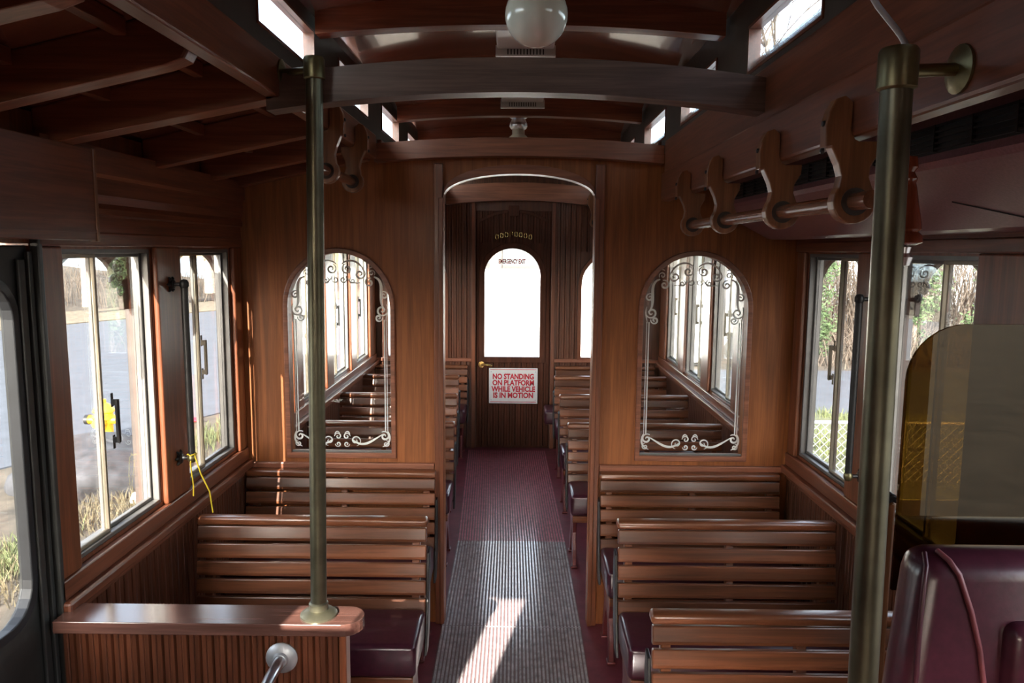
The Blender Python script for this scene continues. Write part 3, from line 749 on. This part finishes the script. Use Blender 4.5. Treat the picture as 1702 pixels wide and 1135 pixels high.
# ------------------------------------------------------------------ lamps and vents
def lamp(x, y, zc, r, label):
    o = empty('globe_lamp', (x, y, 2.53), label, 'ceiling lamp', 'opal globe lamps')
    MB().box(x - .085, x + .085, y - .085, y + .085, 2.505, 2.535, .006, 2).build('ceiling_plate', M['white'], o)
    MB().lathe([(.05, 2.506), (.052, 2.49), (.036, 2.48), (.042, 2.468), (.048, 2.455), (.05, 2.44), (.044, 2.43), (.038, 2.36 if False else 2.425)], (x, y, 0), 'Z', 24).build('fitter', M['chrome'], o, smooth=50)
    n = 18
    prof = [(max(.002, r * math.sin(PI * i / n)), -r * math.cos(PI * i / n)) for i in range(n + 1)]
    prof = [p for p in prof if not (p[1] > r * .86)] + [(r * .5, r * .88), (r * .5, 2.43 - zc)]
    MB().lathe(prof, (x, y, zc), 'Z', 36).build('globe', M['globe'], o, smooth=60)
lamp(.036, 1.75, 2.292, .070, 'large white glass globe lamp at the top centre')
lamp(-.004, 4.22, 2.335, .070, 'small distant globe lamp mostly hidden by the partition beam')
def vent(x, y0, y1, label, mat):
    o = empty('ceiling_vent', (x, (y0 + y1) / 2, 2.54), label, 'ceiling vent', 'ceiling vents')
    MB().box(x - .10, x + .10, y0 + .03, y1, 2.47, 2.53, .006, 2).build('vent_box', mat, o)
    mb = MB(); mb.box(x - .105, x + .105, y1, y1 + .006, 2.447, 2.485).box(x - .105, x + .105, y1 - .02, y1 + .006, 2.442, 2.448)
    mb.build('front_lip', mat, o, bevel=.002)
    mb = MB()
    for i in range(12):
        xx = x - .062 + i * .0113
        mb.box(xx - .002, xx + .002, y1 - .0015, y1 + .0005, 2.452, 2.478)
    mb.build('louvre_slots', M['black'], o)
vent(.02, 2.48, 2.74, 'white louvred ceiling vent behind the big globe lamp', M['white'])
vent(.015, 3.42, 3.70, 'second louvred ceiling vent, just ahead of the partition beam', M['white'])

# ------------------------------------------------------------------ air duct at right
du = empty('air_duct', (1.06, 2.2, 1.83), 'long maroon metal air duct with black grilles at upper right', 'air conditioner duct')
sec = [(.865, 2.10), (.865, 1.963), (.875, 1.950), (1.10, 1.832), (1.125, 1.826), (1.222, 1.826), (1.222, 2.06)]
MB().panel([sec], lambda u, v: (u, .6, v), (0, YB - .035 - .6, 0)).build('duct_body', M['duct'], du, bevel=.008)
def grille(y0, y1):
    mb = MB(); mb.box(.860, .866, y0, y1, 1.978, 2.036); g = mb.build('grille', M['black'], du)
    mb = MB()
    for i in range(5): mb.box(.853, .8605, y0 + .004, y1 - .004, 1.983 + i * .0115, 1.987 + i * .0115)
    nv = max(2, int((y1 - y0) / .12))
    for i in range(nv + 1):
        yy = y0 + .004 + (y1 - y0 - .012) * i / nv; mb.box(.851, .8605, yy, yy + .005, 1.98, 2.034)
    mb.build('grille_bars', M['iron'], g)
grille(.8, 1.86); grille(2.0, 3.30)
MB().tube([(.99, 1.75, 1.8905), (1.05, 1.64, 1.859), (1.10, 1.55, 1.8325)], .003, 6).build('panel_seam', M['black'], du)
for y in (1.3, 1.9, 2.25, 2.5, 3.0):
    MB().lathe([(.001, -.004), (.006, -.003), (.007, .003)], (.93, y, 1.920), 'Z', 8).build('screw', M['galv'], du)

# bell cord with turned handle by the right pole
bp = empty('bell_pull', (.585, 1.15, 1.78), 'turned red wooden bell pull hanging on a cord behind the right pole', 'bell pull')
MB().tube([(.50, 1.15, 2.16), (.52, 1.15, 2.13), (.556, 1.15, 2.09), (.568, 1.15, 2.07), (.571, 1.15, 2.05)], .0045, 10).build('conduit', M['galv'], bp, smooth=60)
MB().tube([(.571, 1.15, 2.06), (.576, 1.15, 1.91)], .0035, 8).build('cord', M['cord'], bp, smooth=60)
MB().lathe([(.002, .132), (.012, .13), (.014, .115), (.009, .108), (.014, .098), (.012, .092), (.014, .085), (.018, .06), (.023, .035), (.024, .024), (.020, .02), (.026, .014), (.027, .004), (.018, .0), (.002, 0)], (.581, 1.15, 1.785), 'Z', 20).build('turned_handle', M['turned'], bp, smooth=40)
MB().lathe([(.002, 0), (.010, -.003), (.008, -.012), (.014, -.018), (.010, -.03), (.002, -.032)], (.583, 1.15, 1.785), 'Z', 14).build('clear_tip', M['chrome'], bp, smooth=50)

# ------------------------------------------------------------------ driver's screen and seat
sc = empty('driver_screen', (1.0, 1.53, 0), 'smoked clear screen with rounded corner behind the driver seat', 'screen')
MB().panel([[(.667, 1.18), (1.222, 1.18), (1.222, 1.654)] + [(.765 - .098 * math.sin(R(a)), 1.556 + .098 * math.cos(R(a))) for a in range(0, 91, 10)]], FX(1.275), (0, .006, 0)).build('smoked_panel', M['tint'], sc)
MB().box(.735, 1.222, 1.276, 1.29, .02, 1.185).build('lower_panel', M['black'], sc, bevel=.003)
MB().box(.735, 1.222, 1.290, 1.30, 1.075, 1.086).build('cross_rail', M['olive'], sc)
MB().box(.735, 1.222, 1.290, 1.30, .945, .956).build('cross_rail', M['olive'], sc)
MB().panel([[(.757, .02), (.798, .02), (.798, 1.25), (.788, 1.256), (.757, 1.232)]], FX(1.53), (0, .06, 0)).build('end_stile', W['bracket'], sc, bevel=.005)
MB().panel([[(.757, 1.2325), (.788, 1.2565), (.798, 1.2505), (.798, 1.268), (.788, 1.274), (.757, 1.25)]], FX(1.525), (0, .07, 0)).build('stile_cap', M['rubber'], sc, bevel=.004)

ds = empty('driver_chair', (.93, 1.2, 0), 'maroon vinyl high-backed driver seat at lower right', 'driver seat')
def seat_slab(x0t, x1t, x0b, x1b, z0, z1, y0, y1, r):
    mb = MB(); mb.box(x0b, x1b, y0, y1, z0, z1, r, 6)
    for v in mb.bm.verts:
        t = (v.co.z - z0) / (z1 - z0); u = (v.co.x - x0b) / (x1b - x0b)
        v.co.x = (x0b + (x0t - x0b) * t) * (1 - u) + (x1b + (x1t - x1b) * t) * u
        v.co.y -= .02 * (1 - t)
    return mb
back = seat_slab(.655, 1.21, .575, 1.20, .45, 1.288, 1.16, 1.252, .04).build('backrest', M['leather'], ds, smooth=50)
for i, (za, zb) in enumerate(((.60, .78), (.785, .99), (.995, 1.185))):
    m_ = MB(); m_.box(.785 + (1.19 - za) * .02, 1.19, 1.130, 1.19, za, zb, .022, 4); m_.build('back_cushion', M['leather'], ds, smooth=50)
MB().tube([(.692, 1.19, 1.289), (.700, 1.168, 1.281), (.712, 1.158, 1.262), (.735, 1.156, 1.20), (.752, 1.154, 1.14), (.768, 1.151, 1.05), (.778, 1.146, .8), (.78, 1.142, .6)], .0045, 8).build('piping', plain('pale welt', (.20, .05, .06), .4), back, smooth=60)
MB().tube([(.672, 1.19, 1.285), (.664, 1.168, 1.272), (.659, 1.162, 1.24), (.656, 1.159, 1.17), (.655, 1.156, 1.05), (.648, 1.15, .85), (.64, 1.144, .6)], .004, 8).build('piping', M['piping'], back, smooth=60)
MB().box(.62, 1.2, .72, 1.17, .36, .52, .05, 4).build('seat_cushion', M['leather'], ds, smooth=50)
MB().box(.75, 1.1, .85, 1.2, 0, .36).build('pedestal', M['black'], ds, bevel=.01)

# ------------------------------------------------------------------ outdoors
G = -.9
struct(MB().box(-90, 90, -60, 130, G - .3, G).build('ground', M['dirt']), 'leaf-littered ground outside the bus', 'ground')
def strip_road(p, d, w0, w1, L0, L1, mat, name, label, h=.02):
    d = Vector((d[0], d[1])).normalized(); nrm = Vector((-d.y, d.x)); p = Vector(p)
    q = [p + d * L0 + nrm * w0, p + d * L1 + nrm * w0, p + d * L1 + nrm * w1, p + d * L0 + nrm * w1]
    o = MB().panel([[(v.x, v.y) for v in q]], lambda u, v: (u, v, G - .05), (0, 0, .05 + h)).build(name, mat)
    return struct(o, label, name.split('_')[0])
strip_road((-5.2, 11.0), (.40, .92), 0, 15.0, -60, 70, M['asphalt'], 'road', 'grey asphalt road outside the left windows')
strip_road((-5.2, 11.0), (.40, .92), 15.0, 19.5, -60, 70, M['straw'], 'verge', 'straw-coloured grass verge across the left road', .05)
struct(MB().box(2.6, 60, 12.2, 16.8, G - .05, G + .02).build('side_road', M['asphalt']), 'bluish road beyond the fence on the right', 'road')
struct(MB().box(1.6, 22, -30, 7.9, G - .05, G + .015).build('parking_lot', M['lot']), 'dark gravelly lot beside the bus on the right', 'ground')
struct(MB().box(1.6, 40, 7.9, 12.2, G - .05, G + .03).build('lawn', plain('green lawn', (.10, .108, .056), .9, 0, .5, 6, .8)), 'grassy bank behind the chain-link fence', 'grass')
# wooded bank across the road
dv = Vector((.40, .92)).normalized(); nv = Vector((-dv.y, dv.x)); P0 = Vector((-5.2, 11.0))
mb = MB(); nu, nw = 50, 8
grid = []
for i in range(nu + 1):
    row = []
    for j in range(nw + 1):
        q = P0 + dv * (-40 + 110 * i / nu) + nv * (19.3 + 14 * j / nw)
        row.append(mb.bm.verts.new((q.x, q.y, G + 1.55 * (j / nw) ** .8 + random.uniform(-.1, .1))))
    grid.append(row)
for i in range(nu):
    for j in range(nw): mb.bm.faces.new((grid[i][j], grid[i + 1][j], grid[i + 1][j + 1], grid[i][j + 1]))
struct(mb.build('bank', M['dirt'], None, smooth=80), 'brown leaf-strewn bank across the left road', 'ground')
def blades(name, spots, n, hmin, hmax, w, mat, label, cat='grass'):
    mb = MB(); bm = mb.bm
    for _ in range(n):
        x, y, z, sp = random.choice(spots)
        a = random.uniform(0, 2 * PI); rr = sp * math.sqrt(random.random())
        x += rr * math.cos(a); y += rr * math.sin(a)
        h = random.uniform(hmin, hmax); b = random.uniform(0, 2 * PI); lean = random.uniform(.1, .8) * h
        dx, dy = math.cos(b) * w, math.sin(b) * w; c = random.uniform(0, 2 * PI)
        tx, ty = x + lean * math.cos(c), y + lean * math.sin(c)
        A = [bm.verts.new(p) for p in ((x - dx, y - dy, z), (x + dx, y + dy, z), (x + lean * .4 * math.cos(c) + dx * .7, y + lean * .4 * math.sin(c) + dy * .7, z + h * .65), (x + lean * .4 * math.cos(c) - dx * .7, y + lean * .4 * math.sin(c) - dy * .7, z + h * .65))]
        bm.faces.new(A); t = bm.verts.new((tx, ty, z + h)); bm.faces.new((A[3], A[2], t))
    return tag(mb.build(name, mat), label, cat, None, 'stuff')
spots = [(-3.6 + random.uniform(-1.2, .9), 6.5 + random.uniform(-1.3, 2.6), G, .5) for _ in range(40)]
blades('dry_grass', spots, 6000, .05, .18, .005, M['blade'], 'tufts of dry grass between the bus and the boulder')
spots = [(-3.7 + random.uniform(-.9, .5), 6.2 + random.uniform(-.8, .8), G, .25) for _ in range(12)] + [(-4.0 + random.uniform(-.5, .5), 10.4 + random.uniform(-.8, 1), G, .3) for _ in range(8)]
blades('green_grass', spots, 2500, .05, .16, .005, M['green'], 'green grass tufts below the left windows')
spots = []
for _ in range(200):
    q = P0 + dv * random.uniform(-10, 40) + nv * (19.5 + random.uniform(0, 1) ** 1.0 * 10)
    spots.append((q.x, q.y, G + .75 * 1.55 * ((q - P0).dot(nv) - 19.3) / 14, 1.4))
blades('brush', spots, 11000, .5, 1.6, .013, M['twig'], 'bare brown brush covering the bank across the road', 'brush')
spots = [(random.uniform(2.6, 9), random.uniform(8.6, 12.1), G + .03, .3) for _ in range(60)]
blades('lawn_grass', spots, 5000, .05, .16, .007, M['green'], 'bright grass behind the chain-link fence')
spots = [(random.uniform(6, 15), random.uniform(17.4, 19.5), G, .6) for _ in range(60)]
blades('roadside_brush', spots, 3500, .3, 1.1, .012, M['twig'], 'brown brush along the far side of the right-hand road', 'brush')

def tree(x, y, z, h, r, label, seed, crown=True, group='bare trees across the road'):
    rnd = random.Random(seed)
    o = empty('bare_tree', (x, y, z), label, 'tree', group)
    pts = [(x + rnd.uniform(-.06, .06) * i, y + rnd.uniform(-.06, .06) * i, z + h * i / 6) for i in range(7)]
    MB().tube(pts, [r * (1 - .12 * i) for i in range(7)], 9).build('trunk', M['bark'], o, smooth=60)
    mb = MB()
    def br(p, d, L, rr, lev):
        q = [p]; dd = d.copy()
        for i in range(4):
            dd = (dd + Vector((rnd.uniform(-.25, .25), rnd.uniform(-.25, .25), rnd.uniform(-.05, .25)))).normalized(); q.append(q[-1] + dd * L / 4)
        mb.tube(q, [rr * (1 - .18 * i) for i in range(5)], 4, cap=False)
        if lev:
            for k in range(4):
                b = q[rnd.choice((1, 2, 3, 4))]
                br(b, (dd + Vector((rnd.uniform(-1, 1), rnd.uniform(-1, 1), rnd.uniform(-.2, .8)))).normalized(), L * .6, rr * .5, lev - 1)
    if crown:
        for k in range(11):
            p = Vector(pts[rnd.choice((2, 3, 4, 5, 6))])
            br(p, Vector((rnd.uniform(-1, 1), rnd.uniform(-1, 1), rnd.uniform(.3, 1))).normalized(), h * .36, r * .35, 3)
        mb.build('branches', M['twig'], o)
    else: mb.bm.free()
    return o
tree(-16.9, 29.5, -.6, 9, .26, 'thick bare tree trunk across the road, seen in the nearest left window', 3)
tree(-16.2, 33.5, -.4, 9, .17, 'slim bare tree just right of the thick trunk across the road', 5)
tree(-13.9, 34, -.3, 9, .28, 'bare tree seen in the second left window', 8)
tree(-24, 30, .2, 9, .2, 'bare tree left of the thick trunk, up the bank', 12)
tree(-.9, 30, -.9, 13, .3, 'bare tree above the trailer seen through the far door', 15, True, 'bare trees behind the bus')
tree(2.6, 33, -.9, 12, .25, 'bare tree seen right of the far door', 18, True, 'bare trees behind the bus')
tree(7.2, 22, -.9, 10, .14, 'bare roadside tree beyond the right window', 21, True, 'bare trees behind the bus')
tree(13.5, 22, -.9, 8, .14, 'bare tree behind the evergreens at far right', 25, True, 'bare trees behind the bus')

def evergreen(x, y, h, w, label, seed, n=2600):
    rnd = random.Random(seed)
    o = empty('evergreen_shrub', (x, y, G), label, 'shrub', 'evergreen shrubs beyond the right-hand road')
    MB().tube([(x, y, G), (x + .05, y, G + h * .6)], [.07, .03], 8).build('stem', M['bark'], o)
    mb = MB(); bm = mb.bm
    cl = [(rnd.gauss(0, .30) * w, rnd.gauss(0, .30) * w, rnd.uniform(.12, .97)) for _ in range(34)]
    for i in range(n):
        cx, cy, cz = rnd.choice(cl); k = 1.15 - cz * .8
        p = Vector((x + cx * k + rnd.gauss(0, .13), y + cy * k + rnd.gauss(0, .13), G + cz * h + rnd.gauss(0, .10)))
        s = rnd.uniform(.03, .075); a = Vector((rnd.uniform(-1, 1), rnd.uniform(-1, 1), rnd.uniform(-1, 1))).normalized(); b = a.orthogonal().normalized()
        bm.faces.new([bm.verts.new(q) for q in (p - a * s, p + b * s * .45, p + a * s, p - b * s * .45)])
    mb.build('foliage', M['needle'], o)
spots = [(random.uniform(8.5, 26), random.uniform(21.5, 25), G, .8) for _ in range(90)]
blades('bare_thicket', spots, 5000, 1.2, 4.2, .014, M['twig'], 'tall leafless thicket behind the evergreens on the right', 'thicket')
evergreen(7.0, 18.0, 2.9, 1.0, 'dark evergreen at the left side of the second right window', 31)
evergreen(9.6, 18.2, 3.0, 1.6, 'broad evergreen seen above the smoked screen at left', 33, 3600)
evergreen(11.6, 18.0, 3.1, 1.6, 'broad evergreen seen above the smoked screen, farthest right', 35, 3600)
evergreen(8.0, 20.5, 3.6, 1.0, 'tall evergreen behind the roadside brush at right', 37)

def house(name, x0, x1, y0, y1, z0, z1, mat, label, roof=True):
    o = empty(name, ((x0 + x1) / 2, (y0 + y1) / 2, z0), label, 'house')
    mb = MB(); mb.box(x0, x1, y0, y1, z0, z1)
    mb.build('siding', mat, o)
    mb = MB()
    for i in range(int((z1 - z0) / .22)): mb.box(x0 - .02, x1 + .02, y0 - .03, y0, z0 + i * .22, z0 + i * .22 + .03)
    mb.build('siding_laps', mat, o)
    if roof:
        MB().panel([[(y0 - .4, z1), (y1 + .4, z1), ((y0 + y1) / 2, z1 + 2.0)]], SX(x0 - .4), (x1 - x0 + .8, 0, 0)).build('roof', M['bark'], o)
    for i in range(3):
        xx = x0 + (x1 - x0) * (.2 + .3 * i)
        MB().box(xx - .5, xx + .5, y0 - .06, y0 + .05, z0 + 1.6, z0 + 2.7).build('window', M['galv'], o)
    return o
house('pale_house', -36, -13.5, 44, 52, -.2, 1.02, M['house'], 'low pale blue garden wall building up the bank', False)
house('yellow_house', -38, -12.5, 53, 60, .2, 5, M['houseyel'], 'pale yellow house above the blue wall up the bank')
house('white_house', 9.5, 16, 26, 32, G, 3.0, M['trailer'], 'white house behind the evergreens on the right')

# white trailer behind the bus
tr = empty('box_trailer', (2, 19, G), 'white box trailer parked behind the bus, seen through the far door', 'trailer')
MB().box(-3.5, 4.6, 17.3, 20.4, G + .10, 1.25, .03, 2).build('box_body', M['trailer'], tr)
MB().box(-3.4, 4.5, 17.4, 20.3, G + .02, G + .10).build('chassis', M['black'], tr)
for x in (-2.6,):
    MB().lathe([(.12, -.11), (.38, -.11), (.42, -.06), (.42, .06), (.38, .11), (.12, .11)], (x, 17.25, G + .42), 'Y', 24).build('wheel', M['rubber'], tr, smooth=40)

# unseen pole added to shade the entrance door and keep sun off the left bench
upo = empty('sun_blocker_pole', (-2.52, -4.4, G), 'added unseen shade pole beside the road behind the viewer', 'shade pole')
MB().tube([(-2.52, -4.4, G), (-2.52, -4.4, 7.5)], [.11, .085], 12).build('pole_shaft', M['bark'], upo, smooth=60)
MB().box(-3.2, -1.84, -4.5, -4.42, 6.9, 7.0).build('crossarm', M['bark'], upo)
# fire hydrant
hx, hy = -5.62, 10.0
hy_o = empty('fire_hydrant', (hx, hy, G), 'yellow fire hydrant beside the road outside the nearest left window', 'fire hydrant')
MB().lathe([(.13, 0), (.13, .03), (.095, .04), (.09, .10), (.088, .34), (.12, .345), (.12, .375), (.095, .385), (.095, .43), (.115, .44), (.115, .46), (.10, .50), (.07, .54), (.04, .56), (.03, .565), (.03, .61), (.002, .615)], (hx, hy, G), 'Z', 20).build('barrel', M['hydrant'], hy_o, smooth=35)
MB().lathe([(.05, -.06), (.055, -.15), (.06, -.15), (.06, -.165)], (hx, hy, G + .33), 'X', 16).lathe([(.05, .06), (.055, .13), (.05, .15)], (hx, hy, G + .33), 'X', 16).lathe([(.065, -.06), (.07, -.14), (.06, -.15)], (hx, hy, G + .30), 'Y', 16).build('nozzle', M['hydrant'], hy_o, smooth=40)
MB().lathe([(.062, -.165), (.068, -.165), (.068, -.205), (.05, -.21), (.02, -.22)], (hx, hy, G + .33), 'X', 16).build('nozzle_cap', M['black'], hy_o, smooth=40)
for ch in hy_o.children: ch.scale = (1.2, 1.2, 1.0)
# boulder
def rock(name, c, sx, sy, sz, label, seed, mat, cat='boulder', sub=4):
    rnd = random.Random(seed); mb = MB()
    bmesh.ops.create_icosphere(mb.bm, subdivisions=sub, radius=1)
    from mathutils import noise as mn
    for v in mb.bm.verts:
        p = v.co.copy(); d = 1 + .22 * mn.noise(p * 1.3 + Vector((seed, 0, 0))) + .10 * mn.noise(p * 3.1 + Vector((0, seed, 0)))
        v.co = Vector((c[0] + p.x * sx * d, c[1] + p.y * sy * d, c[2] + max(-.35, p.z) * sz * d))
    return tag(mb.build(name, mat, None, smooth=50), label, cat)
rock('boulder', (-4.75, 8.2, G + .08), .8, .75, .46, 'big grey boulder below the hydrant outside the left window', 4, M['stone'])
rock('litter_bag', (-3.95, 7.55, G + .06), .07, .06, .08, 'scrap of white litter in the grass near the boulder', 9, M['white'], 'litter', 2)
rock('red_litter', (-5.0, 11.2, G + .05), .22, .08, .05, 'scrap of red litter by the road edge', 11, M['red'], 'litter', 2)

# chain-link fence on the right
fe = empty('chain_link_fence', (6.4, 8.5, G), 'low chain-link fence outside the right windows', 'fence')
FZ = -.17
MB().tube([(2.4, 8.5, FZ), (10.6, 8.5, FZ)], .022, 8).build('top_rail', M['galv'], fe, smooth=60)
for x in (2.4, 4.45, 6.5, 8.55, 10.6):
    MB().tube([(x, 8.5, G), (x, 8.5, FZ + .03)], .028, 8).build('post', M['galv'], fe, smooth=60)
mb = MB(); hgt = FZ - G - .03; sp = .10; n = int(8.2 / sp)
for i in range(-int(hgt / sp), n):
    x = 2.4 + i * sp
    for sgn in (1, -1):
        xa, xb = (x, x + hgt) if sgn > 0 else (x + hgt, x)
        za, zb = G + .02, FZ - .01
        lo, hi = 2.4, 10.6
        t0, t1 = 0, 1
        f = lambda t: xa + (xb - xa) * t
        ts = [t / 40 for t in range(41) if lo <= f(t / 40) <= hi]
        if len(ts) < 2: continue
        t0, t1 = ts[0], ts[-1]
        mb.tube([(f(t0), 8.5, za + (zb - za) * t0), (f(t1), 8.5, za + (zb - za) * t1)], .0035, 4, cap=False)
mb.build('wire_mesh', M['galv'], fe)

# ------------------------------------------------------------------ light
w = bpy.data.worlds.new('sky'); scn.world = w; w.use_nodes = True
nt = w.node_tree; bg = nt.nodes['Background']
sky = nt.nodes.new('ShaderNodeTexSky'); sky.sky_type = 'NISHITA'; sky.sun_disc = False
sky.sun_elevation = R(25); sky.sun_rotation = R(180 + 11.5); sky.air_density = 1.0; sky.dust_density = 2.5; sky.ozone_density = 1.0
hs = nt.nodes.new('ShaderNodeHueSaturation'); hs.inputs['Saturation'].default_value = .5
nt.links.new(sky.outputs[0], hs.inputs['Color']); nt.links.new(hs.outputs[0], bg.inputs[0]); bg.inputs[1].default_value = .55
sd = Vector((.203, 1.0, -.47)).normalized()
sun = bpy.data.lights.new('sun', 'SUN'); sun.energy = 11.0; sun.angle = R(.35); sun.color = (1, .95, .86)
so = bpy.data.objects.new('sun', sun); COL.objects.link(so)
so.rotation_euler = sd.to_track_quat('-Z', 'Y').to_euler(); so.location = (-10, -40, 25)

# ------------------------------------------------------------------ camera
cam = bpy.data.cameras.new('camera'); co = bpy.data.objects.new('camera', cam); COL.objects.link(co)
cam.sensor_fit = 'HORIZONTAL'; cam.sensor_width = 36.0; cam.lens = 36.0 * 1250 / 1702
cam.clip_start = .05; cam.clip_end = 400
pitch = math.atan(153 / 1250); yaw = math.atan(9 / 1250); roll = R(.45)
Rm = Matrix.Rotation(yaw, 4, 'Z') @ Matrix.Rotation(PI / 2 - pitch, 4, 'X') @ Matrix.Rotation(roll, 4, 'Z')
co.matrix_world = Matrix.Translation((0, 0, EYE)) @ Rm
scn.camera = co
vs = scn.view_settings
vs.view_transform = 'Standard'; vs.look = 'None'; vs.gamma = 1; vs.use_curve_mapping = False
vs.exposure = 1.5
cy = scn.cycles
cy.use_denoising = True; cy.max_bounces = 10; cy.diffuse_bounces = 6; cy.transparent_max_bounces = 32; cy.sample_clamp_indirect = 8
cy.caustics_reflective = False; cy.caustics_refractive = False
